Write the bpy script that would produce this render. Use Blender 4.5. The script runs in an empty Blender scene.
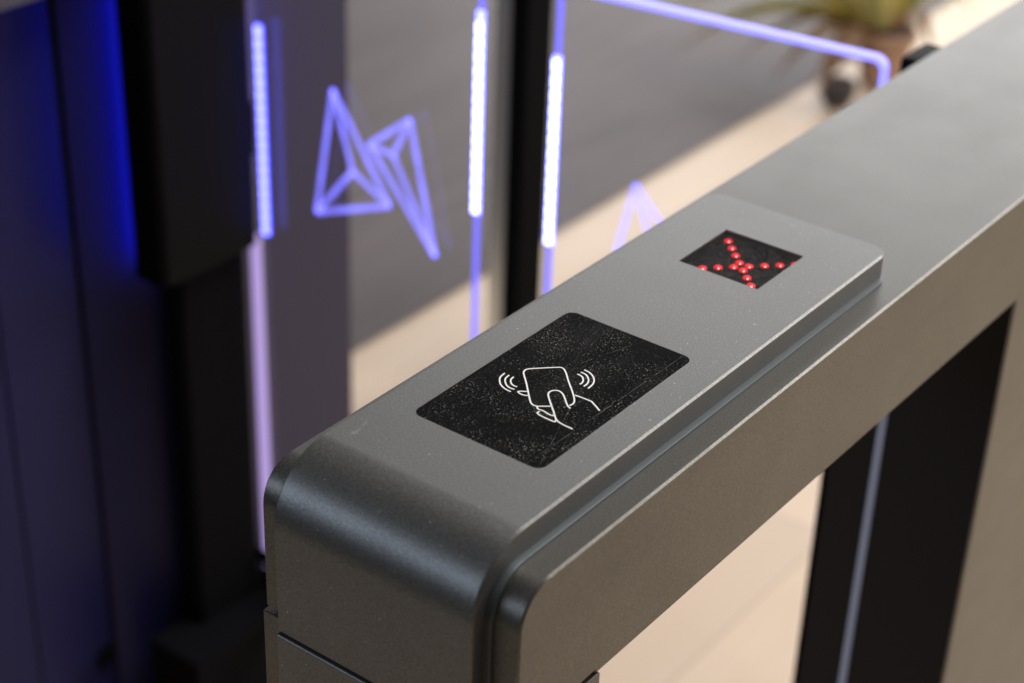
import bpy, bmesh, math, random
from mathutils import Matrix, Vector
random.seed(7)
scene = bpy.context.scene
COL = scene.collection

# ---------------------------------------------------------------- camera
# world: x across the lanes, y along the pedestals, z up; floor z = 0; the near pedestal's axis is x = 0
CAMP = Vector((0.461, 0.0, 1.516))
CR = (Vector((0.7952181, 0.6055130, 0.0313385)),      # image right
      Vector((0.3276822, -0.3857064, -0.8624703)),    # image down
      Vector((-0.5101495, 0.6961211, -0.5051366)))    # view direction
FPX = 1872.0
cam_d = bpy.data.cameras.new('camera')
cam = bpy.data.objects.new('camera', cam_d)
COL.objects.link(cam)
cam.matrix_world = Matrix.Translation(CAMP) @ Matrix((
    (CR[0].x, -CR[1].x, -CR[2].x), (CR[0].y, -CR[1].y, -CR[2].y), (CR[0].z, -CR[1].z, -CR[2].z))).to_4x4()
cam_d.sensor_width = 36.0
cam_d.lens = FPX * 36.0 / 1024.0
cam_d.clip_start = 0.01
cam_d.clip_end = 100.0
cam_d.dof.use_dof = True
cam_d.dof.focus_distance = 0.97
cam_d.dof.aperture_fstop = cam_d.lens / 1000.0 / 0.0120
scene.camera = cam

# ---------------------------------------------------------------- light (indoor)
world = bpy.data.worlds.new('World')
scene.world = world
world.use_nodes = True
bg = world.node_tree.nodes['Background']
bg.inputs[0].default_value = (1.0, 0.95, 0.9, 1)
bg.inputs[1].default_value = 0.06


def area(name, loc, target, sx, sy, watts, color):
    d = bpy.data.lights.new(name, 'AREA')
    d.shape = 'RECTANGLE'
    d.size, d.size_y, d.energy, d.color = sx, sy, watts, color
    o = bpy.data.objects.new(name, d)
    COL.objects.link(o)
    o.location = loc
    o.rotation_euler = (Vector(target) - Vector(loc)).to_track_quat('-Z', 'Y').to_euler()
    return o


area('window_light', (-2.4, 7.0, 2.1), (-0.8, 1.5, 0.9), 6.0, 3.8, 300, (1.0, 0.99, 0.98))
area('ceiling_light', (0.35, 1.75, 3.3), (0.35, 1.75, 0), 1.6, 1.6, 80, (1.0, 0.95, 0.88))
area('right_window_light', (3.7, 7.0, 3.7), (0.2, 0.9, 0.6), 3.2, 2.6, 330, (1.0, 0.94, 0.85))
area('side_window_light', (-2.1, -2.1, 2.2), (0, 0.55, 1.0), 1.9, 1.1, 26, (0.72, 0.84, 1.0))

scene.view_settings.view_transform = 'Standard'
scene.view_settings.look = 'None'
scene.view_settings.exposure = 0.15
scene.view_settings.gamma = 1.0
scene.view_settings.use_curve_mapping = False
scene.cycles.use_denoising = True
scene.cycles.max_bounces = 12
scene.cycles.transparent_max_bounces = 24
scene.cycles.sample_clamp_indirect = 6.0


# ---------------------------------------------------------------- pixel -> point on a real surface
def px_ray(x, y):
    return CR[0] * ((x - 512.0) / FPX) + CR[1] * ((y - 341.5) / FPX) + CR[2]


def px_on(x, y, point, normal):
    r = px_ray(x, y)
    n = Vector(normal)
    return CAMP + r * ((Vector(point) - CAMP).dot(n) / r.dot(n))


# ---------------------------------------------------------------- materials
class NT:
    def __init__(self, name):
        self.m = bpy.data.materials.new(name)
        self.m.use_nodes = True
        self.t = self.m.node_tree
        self.b = self.t.nodes['Principled BSDF']
        self.out = self.t.nodes['Material Output']

    def n(self, kind, **kw):
        nd = self.t.nodes.new(kind)
        for k, v in kw.items():
            setattr(nd, k, v)
        return nd

    def l(self, a, b):
        self.t.links.new(a, b)

    def coord(self):
        return self.n('ShaderNodeTexCoord').outputs['Object']

    def mapped(self, scale, rot=(0, 0, 0)):
        mp = self.n('ShaderNodeMapping')
        mp.inputs['Scale'].default_value = scale
        mp.inputs['Rotation'].default_value = rot
        self.l(self.coord(), mp.inputs['Vector'])
        return mp.outputs['Vector']

    def noise(self, vec, scale, detail=3, rough=0.55):
        nd = self.n('ShaderNodeTexNoise')
        nd.inputs['Scale'].default_value = scale
        nd.inputs['Detail'].default_value = detail
        nd.inputs['Roughness'].default_value = rough
        self.l(vec, nd.inputs['Vector'])
        return nd.outputs['Fac']

    def ramp(self, fac, stops):
        r = self.n('ShaderNodeValToRGB')
        e = r.color_ramp.elements
        while len(e) < len(stops):
            e.new(0.5)
        for i, (p, c) in enumerate(stops):
            e[i].position = p
            e[i].color = (c, c, c, 1) if isinstance(c, (int, float)) else (*c, 1)
        self.l(fac, r.inputs['Fac'])
        return r.outputs['Color']

    def maprange(self, v, a, b, c, d):
        r = self.n('ShaderNodeMapRange')
        for i, x in enumerate((a, b, c, d)):
            r.inputs[i + 1].default_value = x
        self.l(v, r.inputs[0])
        return r.outputs[0]

    def math(self, op, a, b=None, clamp=False):
        nd = self.n('ShaderNodeMath', operation=op, use_clamp=clamp)
        for i, v in enumerate((a, b)):
            if v is None:
                continue
            if isinstance(v, (int, float)):
                nd.inputs[i].default_value = v
            else:
                self.l(v, nd.inputs[i])
        return nd.outputs[0]

    def mix(self, fac, a, b):
        nd = self.n('ShaderNodeMix', data_type='RGBA')
        for i, v in ((0, fac), (6, a), (7, b)):
            if isinstance(v, (int, float)):
                nd.inputs[i].default_value = v
            elif isinstance(v, tuple):
                nd.inputs[i].default_value = (*v, 1)
            else:
                self.l(v, nd.inputs[i])
        return nd.outputs[2]

    def bump(self, h, dist, strength=1.0):
        nd = self.n('ShaderNodeBump')
        nd.inputs['Distance'].default_value = dist
        nd.inputs['Strength'].default_value = strength
        self.l(h, nd.inputs['Height'])
        self.l(nd.outputs[0], self.b.inputs['Normal'])

    def dust(self, scale, dens, lo, hi, dim='3D'):
        """round specks of dust with random size: 1 on a speck"""
        v = self.n('ShaderNodeTexVoronoi', voronoi_dimensions=dim)
        v.inputs['Scale'].default_value = scale
        self.l(self.coord(), v.inputs['Vector'])
        sep = self.n('ShaderNodeSeparateColor')
        self.l(v.outputs['Color'], sep.inputs[0])
        size = self.maprange(sep.outputs[0], 1.0 - dens, 1.0, lo, hi)
        return self.math('LESS_THAN', v.outputs['Distance'], size)

    def set(self, **kw):
        for k, v in kw.items():
            s = self.b.inputs[k.replace('_', ' ')]
            if isinstance(v, (int, float)):
                s.default_value = v
            elif isinstance(v, tuple):
                s.default_value = (*v, 1)
            else:
                self.l(v, s)
        return self


def powder_coat(name, base, metallic, rough, dusty):
    k = NT(name)
    fine = k.noise(k.coord(), 1000, 2, 0.7)
    smear = k.noise(k.mapped((22, 9, 30), (0.2, 0.1, 0.7)), 1.0, 5, 0.65)
    blotch = k.noise(k.coord(), 14, 4, 0.6)
    c = k.ramp(fine, [(0.3, tuple(x * 0.72 for x in base)), (0.5, base), (0.7, tuple(min(1, x * 1.42) for x in base))])
    c = k.mix(k.maprange(blotch, 0.35, 0.75, 0, 0.14), c, tuple(x * 0.6 for x in base))
    met = metallic
    sc1 = k.noise(k.mapped((130, 40, 150), (0.5, 0.3, 0.9)), 1.0, 6, 0.72)
    where = k.noise(k.coord(), 17, 2)
    scuff = k.math('MULTIPLY', k.maprange(sc1, 0.62, 0.74, 0, 1), k.maprange(where, 0.52, 0.68, 0, 0.5))
    c = k.mix(scuff, c, tuple(min(1, x * 2.6) for x in base))
    if dusty:
        d = k.math('MAXIMUM', k.dust(420, 0.10, 0.04, 0.16), k.dust(150, 0.05, 0.02, 0.09))
        c = k.mix(k.math('MULTIPLY', d, 0.55), c, (0.55, 0.55, 0.54))
        met = k.math('MULTIPLY', k.math('SUBTRACT', 1.0, d), metallic)
    k.set(Base_Color=c, Metallic=met, Roughness=k.math('ADD', k.maprange(blotch, 0.3, 0.7, rough - 0.02, rough + 0.015), k.maprange(smear, 0.5, 0.75, 0.0, 0.035)))
    k.bump(fine, 0.00012, 0.55)
    return k.m


M = {}
M['coat'] = powder_coat('graphite_powder_coat', (0.116, 0.118, 0.121), 0.72, 0.39, True)
M['coat_side'] = powder_coat('graphite_frame_coat', (0.094, 0.092, 0.089), 0.78, 0.38, False)

k = NT('black_reader_glass')
sp = k.math('MAXIMUM', k.dust(700, 0.22, 0.10, 0.30, '2D'), k.dust(330, 0.08, 0.06, 0.19, '2D'))
film = k.noise(k.mapped((60, 16, 60)), 1.0, 5, 0.65)
amount = k.math('MULTIPLY', sp, k.maprange(k.noise(k.coord(), 45, 3), 0.38, 0.66, 0.12, 0.95), True)
c = k.mix(k.maprange(film, 0.5, 0.85, 0.0, 0.02), (0.004, 0.004, 0.0045), (0.30, 0.29, 0.28))
for ang, wid, pos in ((0.02, 0.00016, 0.0322), (0.30, 0.00009, -0.0105), (-0.35, 0.00008, 0.012)):
    mp = k.n('ShaderNodeMapping')
    mp.inputs['Rotation'].default_value = (0, 0, ang)
    k.l(k.coord(), mp.inputs['Vector'])
    sx = k.n('ShaderNodeSeparateXYZ')
    k.l(mp.outputs[0], sx.inputs[0])
    line = k.math('LESS_THAN', k.math('ABSOLUTE', k.math('SUBTRACT', sx.outputs[0], pos - (0.67 * math.sin(ang)))), wid)
    gap = k.maprange(k.noise(k.mapped((90, 70, 1)), 1.0, 3), 0.42, 0.6, 0, 0.16)
    c = k.mix(k.math('MULTIPLY', line, gap), c, (0.6, 0.6, 0.6))
c = k.mix(k.math('MULTIPLY', amount, 0.36), c, (0.45, 0.45, 0.44))
k.set(Base_Color=c, Roughness=k.maprange(film, 0.4, 0.8, 0.09, 0.16), Specular_IOR_Level=0.3)
M['reader'] = k.m

k = NT('white_print')
k.set(Base_Color=(0.62, 0.62, 0.62), Roughness=0.55)
M['print'] = k.m

k = NT('matt_black_board')
sp = k.dust(1500, 0.3, 0.05, 0.28)
c = k.mix(k.math('MULTIPLY', sp, 0.08), (0.005, 0.006, 0.007), (0.3, 0.28, 0.28))
k.set(Base_Color=c, Roughness=0.7, Specular_IOR_Level=0.03)
M['board'] = k.m

k = NT('red_led_lens')
k.set(Base_Color=(0.35, 0.004, 0.006), Roughness=0.45, Specular_IOR_Level=0.15, Emission_Color=(1.0, 0.014, 0.026), Emission_Strength=0.80)
M['led_red'] = k.m
k = NT('red_led_chip')
k.set(Base_Color=(1, 0.8, 0.8), Emission_Color=(1.0, 0.72, 0.70), Emission_Strength=1.6)
M['led_chip'] = k.m

k = NT('black_gloss_panel')
n1 = k.noise(k.coord(), 3.0, 3)
k.set(Base_Color=(0.014, 0.0135, 0.016), Roughness=k.maprange(n1, 0.3, 0.7, 0.34, 0.44), Specular_IOR_Level=0.15)
M['panel'] = k.m

k = NT('black_plastic')
n1 = k.noise(k.coord(), 900, 2)
k.set(Base_Color=(0.004, 0.004, 0.0045), Roughness=0.55, Specular_IOR_Level=0.05)
k.bump(n1, 0.0001, 0.3)
M['black'] = k.m

k = NT('dark_gasket')
k.set(Base_Color=(0.10, 0.115, 0.13), Roughness=0.4, Metallic=0.5)
M['gasket'] = k.m

k = NT('lit_side_grey')
n1 = k.noise(k.mapped((400, 400, 4)), 1.0, 2)
k.set(Base_Color=k.ramp(n1, [(0.3, (0.55, 0.57, 0.6)), (0.7, (0.72, 0.74, 0.78))]), Metallic=0.9, Roughness=0.35)  # grey metal colour stands in for the lit side of the post
M['lit_side'] = k.m
k = NT('blue_lit_glass_edge')
k.set(Base_Color=(0.42, 0.48, 0.70), Roughness=0.25)  # blue light on the glass edge is put into this colour
M['glass_edge'] = k.m
k = NT('matt_black_paint')
k.set(Base_Color=(0.004, 0.004, 0.005), Roughness=0.85, Specular_IOR_Level=0.04)
M['matt'] = k.m

# clear acrylic: thin sheet, see-through with a fresnel sheen
k = NT('clear_acrylic')
tr = k.n('ShaderNodeBsdfTransparent')
tr.inputs[0].default_value = (0.955, 0.95, 0.975, 1)
gl = k.n('ShaderNodeBsdfGlossy')
gl.inputs['Roughness'].default_value = 0.06
fr = k.n('ShaderNodeFresnel')
fr.inputs[0].default_value = 1.45
mx = k.n('ShaderNodeMixShader')
k.l(k.math('MULTIPLY', fr.outputs[0], 0.06), mx.inputs[0])
k.l(tr.outputs[0], mx.inputs[1])
k.l(gl.outputs[0], mx.inputs[2])
k.l(mx.outputs[0], k.out.inputs['Surface'])
M['acrylic'] = k.m


k = NT('tinted_display_window')
tr = k.n('ShaderNodeBsdfTransparent')
tr.inputs[0].default_value = (0.93, 0.90, 0.91, 1)
k.set(Base_Color=(0.5, 0.47, 0.48), Roughness=0.5)
sp = k.math('MULTIPLY', k.dust(1300, 0.5, 0.10, 0.40, '2D'), 0.09)
gl = k.n('ShaderNodeBsdfGlossy')
gl.inputs['Roughness'].default_value = 0.2
m1 = k.n('ShaderNodeMixShader')
m1.inputs[0].default_value = 0.004
k.l(tr.outputs[0], m1.inputs[1])
k.l(gl.outputs[0], m1.inputs[2])
m2 = k.n('ShaderNodeMixShader')
k.l(k.math('ADD', sp, 0.001), m2.inputs[0])
k.l(m1.outputs[0], m2.inputs[1])
k.l(k.b.outputs[0], m2.inputs[2])
k.l(m2.outputs[0], k.out.inputs['Surface'])
M['display_window'] = k.m


def glow(name, color, strength):
    g = NT(name)
    g.set(Base_Color=(0.1, 0.1, 0.2), Emission_Color=color, Emission_Strength=strength)
    return g.m


M['blue_led'] = glow('blue_led_bead', (0.20, 0.22, 1.0), 14.0)
M['blue_led_dim'] = glow('blue_led_bead_dim', (0.14, 0.15, 1.0), 6.0)
M['blue_strip'] = glow('blue_led_strip', (0.11, 0.12, 1.0), 9.0)
M['blue_strip_dim'] = glow('blue_led_strip_dim', (0.05, 0.055, 1.0), 3.5)
M['hidden_blue_fill'] = glow('hidden_blue_fill_glow', (0.03, 0.04, 1.0), 26.0)  # glow of unseen blue strips added to wash panels and leg
M['dim_blue'] = glow('dim_blue_glint', (0.05, 0.06, 1.0), 0.12)  # weak emission that paints a blue glint
k = NT('smoked_acrylic_blue_wash')
k.set(Base_Color=(0.012, 0.012, 0.056), Roughness=0.42, Specular_IOR_Level=0.15)  # dark acrylic; its navy is the blue LED wash put into the colour
M['blue_washed'] = k.m
k = NT('blue_lit_leg_tint')
k.set(Base_Color=(0.036, 0.032, 0.062), Roughness=0.5, Specular_IOR_Level=0.3)  # violet-blue cast of the LED glow is put into this colour
M['facing'] = k.m
M['edge_line'] = glow('lit_acrylic_edge', (0.24, 0.23, 1.0), 1.7)
M['edge_low'] = glow('lit_acrylic_edge_low', (0.17, 0.15, 1.0), 1.3)
M['lilac'] = glow('lit_hinge_edge', (0.50, 0.36, 0.80), 0.75)
k = NT('lit_engraving')                     # frosted groove: lets the view through and scatters the blue edge light
tr = k.n('ShaderNodeBsdfTransparent')
tr.inputs[0].default_value = (0.78, 0.78, 0.95, 1)
em = k.n('ShaderNodeEmission')
em.inputs[0].default_value = (0.21, 0.20, 1.0, 1)
k.l(k.maprange(k.noise(k.coord(), 40, 3), 0.3, 0.7, 0.52, 0.85), em.inputs[1])
ad = k.n('ShaderNodeAddShader')
k.l(tr.outputs[0], ad.inputs[0])
k.l(em.outputs[0], ad.inputs[1])
k.l(ad.outputs[0], k.out.inputs['Surface'])
M['engrave'] = k.m


def floor_mat(name, base, dark, rough, board):
    k = NT(name)
    br = k.n('ShaderNodeTexBrick')
    mp = k.n('ShaderNodeMapping')
    mp.inputs['Rotation'].default_value = (0, 0, math.radians(90))
    k.l(k.coord(), mp.inputs['Vector'])
    k.l(mp.outputs[0], br.inputs['Vector'])
    br.inputs['Scale'].default_value = 1.0
    br.inputs['Brick Width'].default_value = 1.3
    br.inputs['Row Height'].default_value = board
    br.inputs['Mortar Size'].default_value = 0.0015
    br.inputs['Color1'].default_value = (*base, 1)
    br.inputs['Color2'].default_value = (*(x * 0.82 for x in base), 1)
    br.inputs['Mortar'].default_value = (*(x * 0.45 for x in base), 1)
    g = k.noise(k.mapped((26, 1.6, 1)), 1.0, 5, 0.6)
    g2 = k.noise(k.mapped((3.2, 1.1, 1)), 1.0, 4, 0.6)
    c = k.mix(k.maprange(g, 0.35, 0.75, 0, 0.5), br.outputs['Color'], dark)
    c = k.mix(k.maprange(g2, 0.4, 0.7, 0, 0.6), c, dark)
    k.set(Base_Color=c, Roughness=rough, Specular_IOR_Level=0.4)
    k.bump(g, 0.0006, 0.4)
    return k.m


M['oak'] = floor_mat('pale_oak_floor', (0.70, 0.56, 0.405), (0.55, 0.415, 0.275), 0.45, 0.14)
M['grey_floor'] = floor_mat('grey_wood_floor', (0.140, 0.115, 0.109), (0.043, 0.034, 0.033), 0.62, 0.18)


# ---------------------------------------------------------------- mesh helpers
def obj(name, bm, mat, parent=None, smooth=False):
    me = bpy.data.meshes.new(name)
    bmesh.ops.recalc_face_normals(bm, faces=bm.faces)
    bm.to_mesh(me)
    bm.free()
    o = bpy.data.objects.new(name, me)
    me.materials.append(M[mat] if isinstance(mat, str) else mat)
    COL.objects.link(o)
    if smooth:
        for p in me.polygons:
            p.use_smooth = True
        me.set_sharp_from_angle(angle=math.radians(38))
        wn = o.modifiers.new('normals', 'WEIGHTED_NORMAL')
        wn.keep_sharp = True
    o.parent = parent
    return o


def empty(name, loc, label=None, cat=None, group=None):
    o = bpy.data.objects.new(name, None)
    COL.objects.link(o)
    o.empty_display_size = 0.05
    o.location = loc
    tag(o, label, cat, group)
    return o


def tag(o, label=None, cat=None, group=None, kind=None):
    for key, v in (('label', label), ('category', cat), ('group', group), ('kind', kind)):
        if v:
            o[key] = v
    return o


def add_box(bm, x0, x1, y0, y1, z0, z1, bev=0.0, seg=2):
    vs = [bm.verts.new((x, y, z)) for x in (x0, x1) for y in (y0, y1) for z in (z0, z1)]
    fs = [bm.faces.new([vs[i] for i in q]) for q in
          ((0, 1, 3, 2), (4, 6, 7, 5), (0, 4, 5, 1), (2, 3, 7, 6), (0, 2, 6, 4), (1, 5, 7, 3))]
    if bev:
        es = list({e for f in fs for e in f.edges})
        bmesh.ops.bevel(bm, geom=es, offset=bev, segments=seg, profile=0.5, affect='EDGES')


def arc(cy, cz, r, a0, a1, n):
    return [(cy + r * math.cos(math.radians(a0 + (a1 - a0) * i / n)),
             cz + r * math.sin(math.radians(a0 + (a1 - a0) * i / n))) for i in range(n + 1)]


def extrude_profile(prof, x0, x1):
    """closed (y, z) outline pushed from x0 to x1"""
    bm = bmesh.new()
    a = [bm.verts.new((x0, y, z)) for y, z in prof]
    b = [bm.verts.new((x1, y, z)) for y, z in prof]
    n = len(prof)
    bm.faces.new(a)
    bm.faces.new(list(reversed(b)))
    for i in range(n):
        bm.faces.new((a[i], b[i], b[(i + 1) % n], a[(i + 1) % n]))
    bmesh.ops.recalc_face_normals(bm, faces=bm.faces)
    return bm


def bevel_sharp(bm, off, seg=3, ang=35):
    bm.edges.ensure_lookup_table()
    es = [e for e in bm.edges if len(e.link_faces) == 2 and e.calc_face_angle(0) > math.radians(ang)]
    bmesh.ops.bevel(bm, geom=es, offset=off, segments=seg, profile=0.5, affect='EDGES', clamp_overlap=True)


def rounded_rect(x0, x1, y0, y1, r, n=6):
    pts = []
    for cx, cy, a in ((x1 - r, y1 - r, 0), (x0 + r, y1 - r, 90), (x0 + r, y0 + r, 180), (x1 - r, y0 + r, 270)):
        pts += [(cx + r * math.cos(math.radians(a + 90 * i / n)), cy + r * math.sin(math.radians(a + 90 * i / n))) for i in range(n + 1)]
    return pts


def prism(pts, z0, z1):
    bm = bmesh.new()
    a = [bm.verts.new((x, y, z0)) for x, y in pts]
    b = [bm.verts.new((x, y, z1)) for x, y in pts]
    n = len(pts)
    bm.faces.new(list(reversed(a)))
    bm.faces.new(b)
    for i in range(n):
        bm.faces.new((a[i], a[(i + 1) % n], b[(i + 1) % n], b[i]))
    return bm


def ribbon(bm, pts, width, normal, thick, closed=False):
    """a printed / engraved stroke: flat band of some thickness along pts lying in a plane"""
    nrm = Vector(normal).normalized()
    P = [Vector(p) for p in pts]
    n = len(P)
    rows = []
    for i in range(n):
        if closed:
            d0, d1 = P[i] - P[i - 1], P[(i + 1) % n] - P[i]
        else:
            d0 = P[i] - P[max(i - 1, 0)]
            d1 = P[min(i + 1, n - 1)] - P[i]
            if i == 0:
                d0 = d1
            if i == n - 1:
                d1 = d0
        d0.normalize()
        d1.normalize()
        t = (d0 + d1)
        t = t.normalized() if t.length > 1e-6 else d1
        s = nrm.cross(t)
        w = width / 2 / max(0.6, s.dot(nrm.cross(d1)))
        rows.append([bm.verts.new(P[i] + s * w * a + nrm * b) for a, b in ((-1, 0), (1, 0), (1, thick), (-1, thick))])
    m = n if closed else n - 1
    for i in range(m):
        a, b = rows[i], rows[(i + 1) % n]
        for j in range(4):
            bm.faces.new((a[j], a[(j + 1) % 4], b[(j + 1) % 4], b[j]))
    if not closed:
        bm.faces.new(rows[0])
        bm.faces.new(list(reversed(rows[-1])))


def smooth_path(pts, n=8, closed=False):
    """Catmull-Rom through 2D or 3D points"""
    P = [Vector(p) for p in pts]
    out = []
    N = len(P)
    for i in range(N if closed else N - 1):
        if closed:
            p0, p1, p2, p3 = P[i - 1], P[i], P[(i + 1) % N], P[(i + 2) % N]
        else:
            p0, p1, p2, p3 = P[max(i - 1, 0)], P[i], P[i + 1], P[min(i + 2, N - 1)]
        for j in range(n):
            t = j / n
            out.append(0.5 * ((2 * p1) + (p2 - p0) * t + (2 * p0 - 5 * p1 + 4 * p2 - p3) * t * t + (3 * p1 - p0 - 3 * p2 + p3) * t ** 3))
    if not closed:
        out.append(P[-1])
    return out


# ---------------------------------------------------------------- setting: floors
def sheet(name, x0, x1, y0, y1, z, mat):
    bm = bmesh.new()
    bm.faces.new([bm.verts.new(p) for p in ((x0, y0, z), (x1, y0, z), (x1, y1, z), (x0, y1, z))])
    return tag(obj(name, bm, mat), kind='structure')


sheet('floor', -9, 9, -6, 14, 0.0, 'oak')
sheet('grey_floor', -8.9, -1.24, -5.9, 13.9, 0.004, 'grey_floor')

# ---------------------------------------------------------------- pedestals
HW = 0.0796          # half width of the frame
TOP = 1.0            # frame top
UND = 0.914          # underside of the beam
Y0, Y1 = 0.5345, 1.455
OP0, OP1 = 0.603, 1.092
PT = 1.016           # control plate top
PHW = 0.0610


def plate_profile(front, top, r, back, base_front, base_top, zlow):
    p = [(front, zlow)] + arc(front + r, top - r, r, 180, 90, 14) + [(back, top), (back, base_top)]
    rb = max(r - (base_front - front), 0.004)
    p += list(reversed(arc(base_front + rb, base_top - rb, rb, 180, 90, 10))) + [(base_front, zlow)]
    return p


def boolean_cut(o, cutters):
    for c in cutters:
        md = o.modifiers.new('cut', 'BOOLEAN')
        md.operation = 'DIFFERENCE'
        md.solver = 'EXACT'
        md.object = c
    dg = bpy.context.evaluated_depsgraph_get()
    me = bpy.data.meshes.new_from_object(o.evaluated_get(dg))
    o.modifiers.clear()
    old = o.data
    o.data = me
    me.name = old.name
    bpy.data.meshes.remove(old)
    for c in cutters:
        m = c.data
        bpy.data.objects.remove(c)
        bpy.data.meshes.remove(m)


RX0, RX1, RY0, RY1 = -0.0398, 0.0394, 0.6015, 0.7362        # reader window
DX0, DX1, DY0, DY1 = -0.0263, 0.0260, 0.8242, 0.8763        # arrow display window


def up(x, y):                                               # picture point -> point on the plate's top
    p = px_on(x, y, (0, 0, PT), (0, 0, 1))
    return (p.x, p.y, 0.0)


def icon_px(x, y):                                          # from the 8.533x enlargement of the icon
    return up(490 + x / 8.533, 355 + y / 8.533)


def build_pedestal(cx, hinge, label, blue_washed):
    """hinge = -1 / +1: side of the lane"""
    root = empty('turnstile_pedestal', (cx, 0, 0), label, 'turnstile', 'turnstile pedestals of the lane')
    r = 0.022
    # frame: beam and wide far leg in one piece
    prof = ([(Y0, UND + 0.0022)] + arc(Y0 + r, TOP - r, r, 180, 90, 10) + arc(Y1 - r, TOP - r, r, 90, 0, 10)
            + [(Y1, 0.0), (OP1, 0.0), (OP1, UND), (OP0 - 0.004, UND), (OP0 - 0.004, UND + 0.0022)])
    bm = extrude_profile(prof, -HW, HW)
    bevel_sharp(bm, 0.0011, 1, 40)
    frame = obj('frame', bm, 'coat_side', root)
    # the far leg is cut away slantwise on the lane side, next to the hinge
    s = hinge
    wedge = prism([(s * (HW - 0.0416), OP1 - 0.02), (s * (HW - 0.0416), OP1), (s * HW, 1.186), (s * (HW + 0.02), 1.2), (s * (HW + 0.02), OP1 - 0.02)][::s], -0.1, UND - 0.002)
    cw = obj('cutter', wedge, 'board')
    cw.location.x = cx
    bpy.context.view_layer.update()
    boolean_cut(frame, [cw])
    for p in frame.data.polygons:
        p.use_smooth = True
    frame.data.set_sharp_from_angle(angle=math.radians(38))
    frame.data.materials.clear()
    frame.data.materials.append(M['coat_side'])
    frame.modifiers.new('normals', 'WEIGHTED_NORMAL').keep_sharp = True
    # near leg, a hair wider than the beam so that its joint shows
    bm = bmesh.new()
    add_box(bm, -HW - 0.0012, HW + 0.0006, Y0 - 0.001, OP0, 0.0, UND - 0.0004, 0.0008)
    obj('leg', bm, 'coat_side', root, True)
    # gasket under the raised plate
    gp = plate_profile(Y0 - 0.0022, TOP + 0.0016, 0.024, 0.9150, Y0 + 0.001, TOP - 0.003, UND + 0.003)
    bm = extrude_profile(gp, -PHW - 0.0038, PHW + 0.0038)
    es = [e for e in bm.edges if all(abs(v.co.y - 0.9150) < 1e-5 for v in e.verts) and abs(e.verts[0].co.z - e.verts[1].co.z) > 1e-4]
    bmesh.ops.bevel(bm, geom=es, offset=0.016, segments=8, profile=0.5, affect='EDGES')
    bevel_sharp(bm, 0.0004, 2, 40)
    obj('gasket', bm, 'gasket', root, True)
    # raised control plate that wraps over the front
    pp = plate_profile(0.5232, PT, 0.037, 0.9175, Y0 + 0.002, TOP - 0.004, UND + 0.0022)
    bm = extrude_profile(pp, -PHW, PHW)
    es = [e for e in bm.edges if all(abs(v.co.y - 0.9175) < 1e-5 for v in e.verts) and abs(e.verts[0].co.z - e.verts[1].co.z) > 1e-3]
    bmesh.ops.bevel(bm, geom=es, offset=0.0115, segments=10, profile=0.5, affect='EDGES')
    bevel_sharp(bm, 0.0011, 1, 40)
    plate = obj('control_plate', bm, 'coat', root, False)
    c1 = obj('cutter', prism(rounded_rect(RX0 - 0.0002, RX1 + 0.0002, RY0 - 0.0002, RY1 + 0.0002, 0.0056), PT - 0.0016, PT + 0.01), 'board')
    bm = bmesh.new()
    add_box(bm, DX0, DX1, DY0, DY1, PT - 0.0095, PT + 0.01)
    c2 = obj('cutter', bm, 'board')
    c1.location.x = c2.location.x = cx
    bpy.context.view_layer.update()
    boolean_cut(plate, [c1, c2])
    for p in plate.data.polygons:
        p.use_smooth = True
    plate.data.set_sharp_from_angle(angle=math.radians(38))
    plate.modifiers.new('normals', 'WEIGHTED_NORMAL').keep_sharp = True
    plate.data.materials.clear()
    plate.data.materials.append(M['coat'])
    # front cover under the plate
    bm = bmesh.new()
    add_box(bm, -PHW, PHW, 0.5218, Y0 - 0.0012, 0.02, UND + 0.0016, 0.0014, 3)
    obj('front_cover', bm, 'coat', root, True)
    # card reader
    bm = prism(rounded_rect(RX0, RX1, RY0, RY1, 0.0054), PT - 0.0014, PT - 0.0001)
    bevel_sharp(bm, 0.00015, 1, 40)
    rd = obj('card_reader', bm, 'reader', root)
    zt = PT - 0.0002
    T = 0.0003

    def stroke(name, groups, w=0.00080):
        b = bmesh.new()
        for pts, closed in groups:
            ribbon(b, [(q[0], q[1], zt) for q in pts], w, (0, 0, 1), T, closed)
        return obj(name, b, 'print', rd)
    P = icon_px
    card = [P(*q) for q in ((525, 438), (445, 438), (390, 436), (352, 412), (335, 360), (310, 240), (290, 170), (290, 140), (325, 120),
                            (450, 112), (560, 107), (615, 110), (645, 145), (670, 225), (705, 320), (720, 385), (710, 415), (678, 433))]
    stroke('card_outline', [(smooth_path(card, 5), False)])
    thumb = [P(*q) for q in ((705, 632), (640, 603), (590, 575), (562, 545), (545, 490), (520, 420), (498, 350), (505, 318), (545, 303), (590, 308),
                             (625, 340), (645, 390), (662, 432), (685, 456))]
    wrist = [P(*q) for q in ((722, 342), (795, 368), (865, 396), (905, 440), (935, 476))]
    f1 = [P(*q) for q in ((318, 312), (240, 312), (265, 335), (300, 345), (328, 346))]
    f2 = [P(*q) for q in ((402, 442), (410, 462), (450, 475), (500, 505), (535, 518), (546, 505))]
    f3 = [P(*q) for q in ((425, 482), (403, 495), (435, 520), (500, 550), (550, 570), (560, 556))]
    stroke('hand_outline', [(smooth_path(thumb, 5), False), (wrist, False), (smooth_path(f1, 4), False), (smooth_path(f2, 4), False), (smooth_path(f3, 4), False)])
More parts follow.
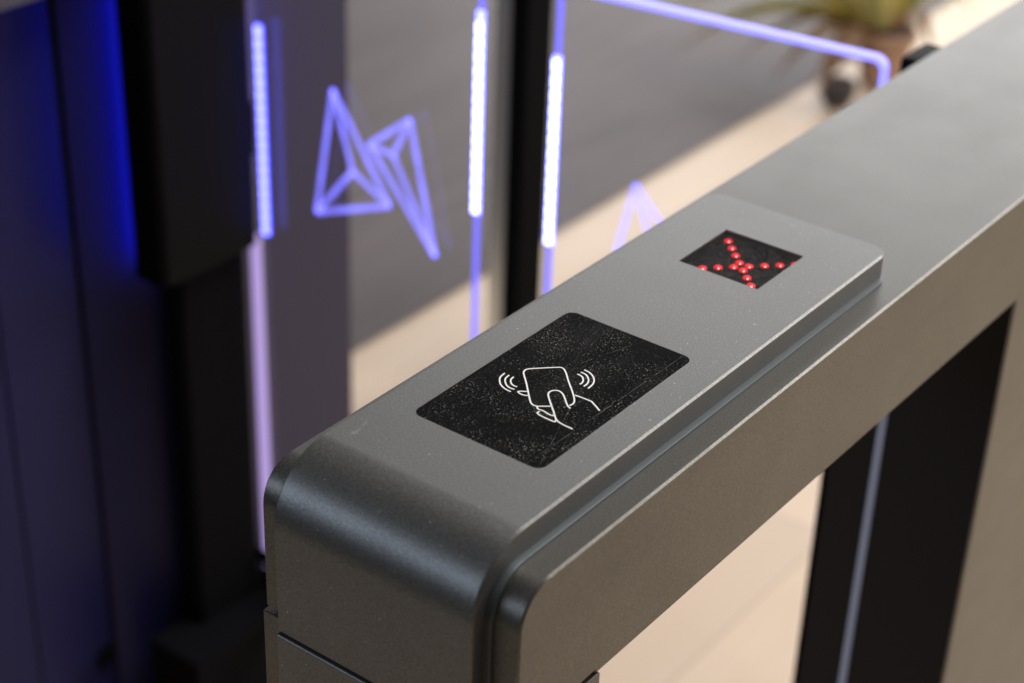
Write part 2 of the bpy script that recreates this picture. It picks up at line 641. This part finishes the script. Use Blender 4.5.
    for w in (((125, 155), (85, 195), (90, 250), (130, 290), (176, 313)), ((163, 172), (130, 205), (137, 250), (165, 278), (207, 294)),
              ((201, 187), (178, 210), (180, 240), (200, 260), (231, 272)), ((745, 163), (785, 185), (795, 215), (785, 238), (765, 250)),
              ((776, 147), (820, 170), (841, 210), (830, 245), (800, 268)), ((805, 127), (855, 155), (886, 200), (880, 245), (837, 286))):
        stroke('signal_wave', [(smooth_path([P(*q) for q in w], 5), False)])
    # arrow display: recessed board with a square matrix of dome LEDs, the cross of them lit
    bm = bmesh.new()
    add_box(bm, DX0 + 0.0001, DX1 - 0.0001, DY0 + 0.0001, DY1 - 0.0001, PT - 0.0094, PT - 0.0058)
    for a, b, c, d in ((DX0, DX0 + 0.0005, DY0, DY1), (DX1 - 0.0005, DX1, DY0, DY1), (DX0 + 0.0005, DX1 - 0.0005, DY0, DY0 + 0.0005), (DX0 + 0.0005, DX1 - 0.0005, DY1 - 0.0005, DY1)):
        add_box(bm, a, b, c, d, PT - 0.0057, PT - 0.0011)
    disp = obj('signal_display', bm, 'board', root)
    bm = bmesh.new()
    add_box(bm, DX0 + 0.0001, DX1 - 0.0001, DY0 + 0.0001, DY1 - 0.0001, PT - 0.0009, PT - 0.00015)
    obj('display_window', bm, 'display_window', root)
    pitch, R = 0.0065, 0.0026
    ccx, ccy = -0.0002, 0.8510
    dome = bmesh.new()
    bmesh.ops.create_uvsphere(dome, u_segments=18, v_segments=12, radius=R)
    bmesh.ops.delete(dome, geom=[v for v in dome.verts if v.co.z < -1e-5], context='VERTS')
    for v in dome.verts:
        v.co.z *= 0.55
    d0 = obj('led', dome, 'led_red', disp, True)
    chip = bmesh.new()
    bmesh.ops.create_icosphere(chip, subdivisions=2, radius=0.0005)
    for v in chip.verts:
        v.co.z *= 0.5
    ch0 = obj('led_chip', chip, 'led_chip', disp, True)
    first = True
    for i in range(8):
        for j in {i, 7 - i}:
            o = d0 if first else d0.copy()
            q = ch0 if first else ch0.copy()
            if not first:
                COL.objects.link(o)
                COL.objects.link(q)
            first = False
            o.location = (ccx + (i - 3.5) * pitch, ccy + (j - 3.5) * pitch, PT - 0.0058)
            q.location = o.location + Vector((0.0013, -0.0016, 0.00075))
            q.rotation_euler = Vector((0.38, -0.42, 0.83)).to_track_quat('Z', 'Y').to_euler()
            o.parent = q.parent = disp
    # black facing on the near side of the far leg with a bright glass edge down its middle
    for a, b in ((-s * (HW - 0.0006), -s * 0.0032), (s * 0.0032, s * (HW - 0.0420))):
        bm = bmesh.new()
        add_box(bm, *sorted((a, b)), OP1 - 0.0030, OP1 - 0.0002, 0.0, UND - 0.0005, 0.0004)
        obj('leg_panel', bm, 'panel', root, True)
    bm = bmesh.new()
    add_box(bm, -0.0030, 0.0030, OP1 - 0.0042, OP1 - 0.0003, 0.0, UND - 0.0006)
    obj('glass_edge', bm, 'glass_edge', root)
    if blue_washed:
        # smoked panels close the opening on the lane side; added hidden strips wash them blue
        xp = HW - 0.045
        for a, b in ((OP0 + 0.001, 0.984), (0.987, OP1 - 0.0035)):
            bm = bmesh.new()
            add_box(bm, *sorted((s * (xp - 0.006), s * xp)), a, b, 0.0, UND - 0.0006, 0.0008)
            obj('smoked_panel', bm, 'blue_washed', root, True)
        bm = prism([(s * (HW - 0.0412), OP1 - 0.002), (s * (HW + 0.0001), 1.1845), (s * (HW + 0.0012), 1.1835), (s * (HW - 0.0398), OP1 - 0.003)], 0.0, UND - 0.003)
        obj('leg_dark_sheet', bm, 'blue_washed', root)  # dark sheet added over the slanted cut, whose bare metal looks too pale
        bm = bmesh.new()
        add_box(bm, *sorted((s * (HW + 0.0008), s * (HW + 0.0040))), 1.140, 1.150, 0.60, 0.920, 0.0005, 1)
        obj('hidden_blue_fill', bm, 'hidden_blue_fill', root)  # unseen blue strip added to wash the slanted cut and the panels
        bm = bmesh.new()
        add_box(bm, *sorted((s * (HW + 0.005), s * (HW + 0.022))), 1.2695, 1.2730, 0.66, 0.925, 0.0005, 1)
        obj('hidden_blue_fill', bm, 'hidden_blue_fill', root)  # second unseen strip, added to tint the leg behind the glass
        bm = bmesh.new()
        add_box(bm, *sorted((s * (HW + 0.0002), s * (HW + 0.0022))), 1.2745, Y1 - 0.004, 0.02, TOP - 0.06, 0.0006)
        obj('lane_blue_sheet', bm, 'facing', root, True)  # sheet added over the leg so that it takes the blue glow
        eye = px_on(105, 655, (cx + s * xp, 0, 0), (1, 0, 0))
        bm = prism([(0.014 * math.cos(i * math.pi / 12), 0.014 * math.sin(i * math.pi / 12)) for i in range(24)], 0.0002, 0.003)
        o = obj('sensor_eye', bm, 'matt', root)
        o.location = (s * xp, eye.y, eye.z)
        o.rotation_euler = (0, math.radians(90) * s, 0)
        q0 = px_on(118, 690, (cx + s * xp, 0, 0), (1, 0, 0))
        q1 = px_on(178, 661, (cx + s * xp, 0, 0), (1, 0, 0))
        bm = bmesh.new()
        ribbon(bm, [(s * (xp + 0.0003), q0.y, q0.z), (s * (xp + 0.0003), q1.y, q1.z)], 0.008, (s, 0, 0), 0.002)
        obj('blue_glint', bm, 'dim_blue', root)  # glowing ribbon that stands in for a blue glint
    # hinge side: black backplate, hinge column and its wider rounded cover
    s = hinge
    bm = bmesh.new()
    add_box(bm, *sorted((s * (HW + 0.0002), s * (HW + 0.004))), 1.190 if s > 0 else 1.236, 1.268, 0.141, TOP - 0.075, 0.001)
    obj('hinge_backplate', bm, 'black', root, True)
    bm = prism(rounded_rect(*sorted((s * (HW + 0.0042), s * (HW + 0.034))), 1.152 if s > 0 else 1.240, 1.2545, 0.012, 6), 0.1392, 0.597 if s > 0 else 0.737)
    bevel_sharp(bm, 0.001, 2, 50)
    obj('hinge_column', bm, 'matt', root, True)
    bm = prism(rounded_rect(*sorted((s * (HW + 0.0042), s * (HW + 0.052))), 1.118 if s > 0 else 1.138, 1.2548, 0.010, 8), 0.6 if s > 0 else 0.74, TOP - 0.075)
    bevel_sharp(bm, 0.002, 2, 50)
    obj('hinge_cover', bm, 'black', root, True)
    bm = bmesh.new()
    add_box(bm, *sorted((s * (HW + 0.0045), s * (HW + 0.080))), 1.10 if s > 0 else 1.240, 1.36, 0.0, 0.139, 0.003)
    obj('hinge_base', bm, 'matt', root, True)
    if not blue_washed:
        bm = bmesh.new()
        add_box(bm, *sorted((s * (HW + 0.0003), s * (HW + 0.030))), 1.270, 1.315, 0.55, TOP - 0.014, 0.004)
        obj('hinge_head', bm, 'black', root, True)
    return root


XP2 = -0.9240
ped = build_pedestal(0.0, -1, 'grey metal turnstile pedestal with tap-card reader and red cross display', False)
ped2 = build_pedestal(XP2, 1, 'dark blurred turnstile pedestal with black hinge cover, behind at left', True)


# ---------------------------------------------------------------- glass wings
GT = 0.010       # acrylic thickness
WTOP = 0.986


def build_wing(label, hinge_xy, direction, length, led_hinge, led_free, emblem):
    """local x runs from the hinge edge to the free end, y is the thickness, z up"""
    d = Vector((direction[0], direction[1], 0)).normalized()
    n = Vector((-d.y, d.x, 0))
    if n.y > 0:
        n = -n                       # n points to the camera side
    root = empty('glass_wing', (hinge_xy[0], hinge_xy[1], 0.0), label, 'gate wing', 'glass wings closing the lane')
    root.matrix_world = Matrix(((d.x, n.x, 0, hinge_xy[0]), (d.y, n.y, 0, hinge_xy[1]), (0, 0, 1, 0), (0, 0, 0, 1)))
    flip = d.cross(n).z < 0
    if flip:                         # keep a right-handed frame
        root.matrix_world = Matrix(((d.x, -n.x, 0, hinge_xy[0]), (d.y, -n.y, 0, hinge_xy[1]), (0, 0, 1, 0), (0, 0, 0, 1)))
    fy = -1 if flip else 1           # local y of the camera side
    E = 0.0042                       # width of the lit edge
    ZB = 0.165
    r = 0.009
    g = GT / 2
    # clear pane with rounded top corner at the hinge
    outl = [(E, ZB)] + [(length, ZB), (length, WTOP - E)] + [(x, z) for x, z in arc(E + r, WTOP - E - r, r, 90, 180, 8)]
    bm = bmesh.new()
    a = [bm.verts.new((x, -g, z)) for x, z in outl]
    b = [bm.verts.new((x, g, z)) for x, z in outl]
    bm.faces.new(a)
    bm.faces.new(list(reversed(b)))
    for i in range(len(outl)):
        j = (i + 1) % len(outl)
        bm.faces.new((a[i], b[i], b[j], a[j]))
    pane = obj('glass_pane', bm, 'acrylic', root)
    # glowing edge: hinge side (short), round the corner, along the top to the free end
    path = [(E / 2, WTOP - 0.075)] + arc(E / 2 + r, WTOP - E / 2 - r, r, 180, 90, 8) + [(length, WTOP - E / 2)]
    bm = bmesh.new()
    ribbon(bm, [(x, -g, z) for x, z in path], E * 0.96, (0, 1, 0), GT)
    obj('lit_top_edge', bm, 'edge_line', root)
    # free end
    bm = bmesh.new()
    add_box(bm, length - 0.0068, length - 0.0008, *sorted((fy * (g + 0.0001), fy * (g + 0.0003))), ZB, WTOP - E - 0.0004)
    obj('lit_free_edge', bm, 'edge_low', root)
    # hinge edge below the cover
    bm = bmesh.new()
    add_box(bm, -0.0055, 0.0015, -g, g, ZB, 0.6)
    obj('lit_hinge_edge', bm, 'lilac', root)
    # LED strips with separate beads
    def led_strip(x0, x1, z0, z1, dim=''):
        bm = bmesh.new()
        ya, yb = sorted((fy * (g + 0.0004), fy * (g + 0.003)))
        add_box(bm, x0, x1, ya, yb, z0, z1, 0.0006, 1)
        st = obj('led_strip', bm, 'blue_strip' + dim, root)
        mesh = None
        z = z0 + 0.007
        while z < z1 - 0.004:
            if mesh is None:
                bm = bmesh.new()
                w = (x1 - x0) * 0.42
                add_box(bm, -w, w, -0.0011, 0.0011, -0.0054, 0.0054, 0.0005, 1)
                o = obj('led', bm, 'blue_led' + dim, st)
                mesh = o.data
            else:
                o = bpy.data.objects.new('led', mesh)
                COL.objects.link(o)
                o.parent = st
            o.location = ((x0 + x1) / 2, fy * (g + 0.0036), z)
            z += 0.0137
    led_strip(length - 0.0075, length - 0.0002, *led_free)
    if led_hinge:
        led_strip(*led_hinge, '_dim')
    # bottom shoe that carries the pane on the hinge column
    bm = bmesh.new()
    add_box(bm, -0.006, length * 0.5, -g - 0.004, g + 0.004, ZB - 0.02, ZB + 0.02 - 0.0205, 0.001)
    obj('bottom_rail', bm, 'black', root, True)
    # pivot brackets between pane and hinge column
    for z0, z1 in ((0.17, 0.19), (0.70, 0.76)):
        bm = bmesh.new()
        add_box(bm, -0.022, 0.010, *sorted((fy * (g + 0.0003), fy * (g + 0.004))), z0, z1, 0.001)
        obj('pivot_bracket', bm, 'black', root, True)
    # engraved emblem, lit from the edges
    inv = root.matrix_world.inverted()
    face = root.matrix_world @ Vector((0, fy * (g + 0.0002), 0))
    pts = {k_: inv @ px_on(x, y, face, n) for k_, (x, y) in emblem[0].items()}
    bm = bmesh.new()
    for q, (p0, p1) in enumerate(emblem[1]):
        off = Vector((0, fy * 0.00012 * q, 0))
        ribbon(bm, [pts[p0] + off, pts[p1] + off], 0.0058, (0, fy, 0), 0.0004)
    obj('engraved_emblem', bm, 'engrave', root)
    return root


LINES = ('ab', 'bc', 'ca', 'ad', 'bd', 'cd', 'ef', 'fg', 'eg', 'fh', 'gh', 'eh')
EM1 = ({'a': (333, 89), 'b': (317, 212), 'c': (390, 206), 'd': (353, 171), 'e': (411, 119), 'f': (370, 144), 'g': (394, 155), 'h': (436, 256)}, LINES)
EM2 = ({'a': (636, 184), 'b': (612, 268), 'c': (722, 318), 'd': (655, 258), 'e': (742, 262), 'f': (692, 277), 'g': (718, 292), 'h': (768, 408)}, LINES)
X0 = 0.461
wing1 = build_wing('glass gate wing with full glowing blue emblem, hinged to the dark pedestal at left',
                   (-1.2655 + X0, 1.262), (1, 0), 0.302, (0.0175, 0.0262, 0.612, 0.845), (0.727, 0.928), EM1)
wing2 = build_wing('glass gate wing with glowing blue top edge, just behind the reader pedestal',
                   (-0.5752 + X0, 1.2616), (-1, -0.115), 0.290, (0.006, 0.014, 0.72, 0.90), (0.744, 0.924), EM2)

# ---------------------------------------------------------------- black post beyond the lane
post = empty('barrier_post', (-1.42 + X0, 1.94, 0), 'slim black square post seen between the two glass wings', 'post')
bm = bmesh.new()
add_box(bm, -0.028, 0.028, -0.030, 0.030, 0.012, 1.05, 0.003)
obj('shaft', bm, 'matt', post, True)
bm = bmesh.new()
add_box(bm, -0.033, 0.033, -0.035, 0.035, 1.05, 1.062, 0.003)
obj('cap', bm, 'black', post, True)
bm = prism([(0.07 * math.cos(i * math.pi / 16), 0.07 * math.sin(i * math.pi / 16)) for i in range(32)], 0.0045, 0.012)
obj('base_plate', bm, 'black', post)
bm = bmesh.new()
add_box(bm, -0.022, 0.000, -0.0335, -0.0303, 0.02, 1.045)
obj('lit_side_strip', bm, 'lit_side', post)  # pale strip in place of the post's lit side

# ---------------------------------------------------------------- potted plant far behind
k = NT('terracotta')
n1 = k.noise(k.coord(), 30, 4)
k.set(Base_Color=k.ramp(n1, [(0.3, (0.36, 0.22, 0.15)), (0.7, (0.52, 0.34, 0.25))]), Roughness=0.8)
M['terracotta'] = k.m
k = NT('soil')
n1 = k.noise(k.coord(), 90, 4)
k.set(Base_Color=k.ramp(n1, [(0.3, (0.02, 0.015, 0.012)), (0.7, (0.06, 0.045, 0.035))]), Roughness=0.95)
M['soil'] = k.m


def leaf_mat(name, a, b):
    k = NT(name)
    n1 = k.noise(k.mapped((8, 8, 8)), 2.0, 4)
    k.set(Base_Color=k.ramp(n1, [(0.3, a), (0.7, b)]), Roughness=0.5, Subsurface_Weight=0.0)
    return k.m


M['leaf_green'] = leaf_mat('olive_leaf', (0.30, 0.28, 0.08), (0.48, 0.42, 0.14))
M['leaf_yellow'] = leaf_mat('yellowing_leaf', (0.50, 0.41, 0.10), (0.66, 0.54, 0.20))
M['leaf_brown'] = leaf_mat('dry_leaf', (0.36, 0.22, 0.13), (0.52, 0.35, 0.22))

PB = px_on(880, 84, (0, 0, 0), (0, 0, 1))
plant = empty('potted_plant', (PB.x, PB.y, 0.0), 'terracotta potted plant with arching olive leaves, far behind the wing', 'plant')


def lathe(prof, seg=28):
    bm = bmesh.new()
    rings = [[bm.verts.new((r * math.cos(2 * math.pi * i / seg), r * math.sin(2 * math.pi * i / seg), z)) for i in range(seg)] for r, z in prof]
    for a, b in zip(rings, rings[1:]):
        for i in range(seg):
            bm.faces.new((a[i], a[(i + 1) % seg], b[(i + 1) % seg], b[i]))
    bm.faces.new(rings[0])
    bm.faces.new(list(reversed(rings[-1])))
    return bm


zf = 0.0045
obj('pot', lathe([(0.042, zf), (0.045, 0.01), (0.058, 0.10), (0.065, 0.102), (0.067, 0.125), (0.060, 0.127), (0.056, 0.108)]), 'terracotta', plant, True)
obj('soil', lathe([(0.0535, 0.1082), (0.0535, 0.115), (0.03, 0.119)]), 'soil', plant, True)


def leaf(ang, length, rise, droop, width, mat):
    bm = bmesh.new()
    c, s = math.cos(ang), math.sin(ang)
    side = Vector((-s, c, 0))
    rows = []
    N = 12
    for i in range(N + 1):
        t = i / N
        rr = 0.012 + length * t
        z = 0.112 + rise * math.sin(min(t * 1.25, 1) * math.pi / 2) - droop * t ** 2.4
        w = width * (0.25 + 0.75 * math.sin(math.pi * min(1, t * 0.9 + 0.1))) * (1 - 0.85 * t ** 4)
        p = Vector((c * rr, s * rr, z))
        rows.append([bm.verts.new(p - side * w / 2 + Vector((0, 0, 0.25 * w))), bm.verts.new(p), bm.verts.new(p + side * w / 2 + Vector((0, 0, 0.25 * w)))])
    for a, b in zip(rows, rows[1:]):
        for j in range(2):
            bm.faces.new((a[j], a[j + 1], b[j + 1], b[j]))
    bmesh.ops.solidify(bm, geom=bm.faces[:], thickness=0.0012)
    obj('leaf', bm, mat, plant, True)


for ang, ln, ri, dr, w, mt in ((206, 0.46, 0.12, 0.13, 0.07, 'leaf_yellow'), (222, 0.44, 0.09, 0.13, 0.065, 'leaf_green'), (188, 0.44, 0.13, 0.12, 0.07, 'leaf_green'),
                               (168, 0.40, 0.15, 0.10, 0.07, 'leaf_yellow'), (150, 0.30, 0.16, 0.10, 0.06, 'leaf_green'), (120, 0.24, 0.18, 0.06, 0.06, 'leaf_yellow'),
                               (85, 0.22, 0.16, 0.10, 0.05, 'leaf_yellow'), (50, 0.20, 0.16, 0.12, 0.05, 'leaf_green'), (234, 0.24, 0.05, 0.13, 0.06, 'leaf_brown'),
                               (262, 0.22, 0.045, 0.135, 0.055, 'leaf_brown'), (245, 0.17, 0.05, 0.14, 0.055, 'leaf_brown'), (214, 0.30, 0.06, 0.14, 0.05, 'leaf_brown'),
                               (20, 0.16, 0.14, 0.08, 0.05, 'leaf_yellow'), (330, 0.15, 0.1, 0.08, 0.05, 'leaf_brown')):
    leaf(math.radians(ang), ln, ri, dr, w, mt)

# small dark bowl standing on the floor beside it
k = NT('dark_glazed_clay')
n1 = k.noise(k.coord(), 40, 3)
k.set(Base_Color=k.ramp(n1, [(0.3, (0.03, 0.026, 0.03)), (0.7, (0.06, 0.05, 0.055))]), Roughness=0.5)
M['dark_clay'] = k.m
BB = px_on(836, 106, (0, 0, 0), (0, 0, 1))
bowl = empty('plant_bowl', (BB.x, BB.y, 0), 'small dark round bowl on the pale floor beside the potted plant', 'bowl')
obj('body', lathe([(0.020, 0.0002), (0.024, 0.004), (0.036, 0.025), (0.037, 0.042), (0.034, 0.056), (0.031, 0.056), (0.031, 0.048)]), 'dark_clay', bowl, True)
obj('soil', lathe([(0.0300, 0.0482), (0.0300, 0.050), (0.012, 0.053)]), 'soil', bowl, True)
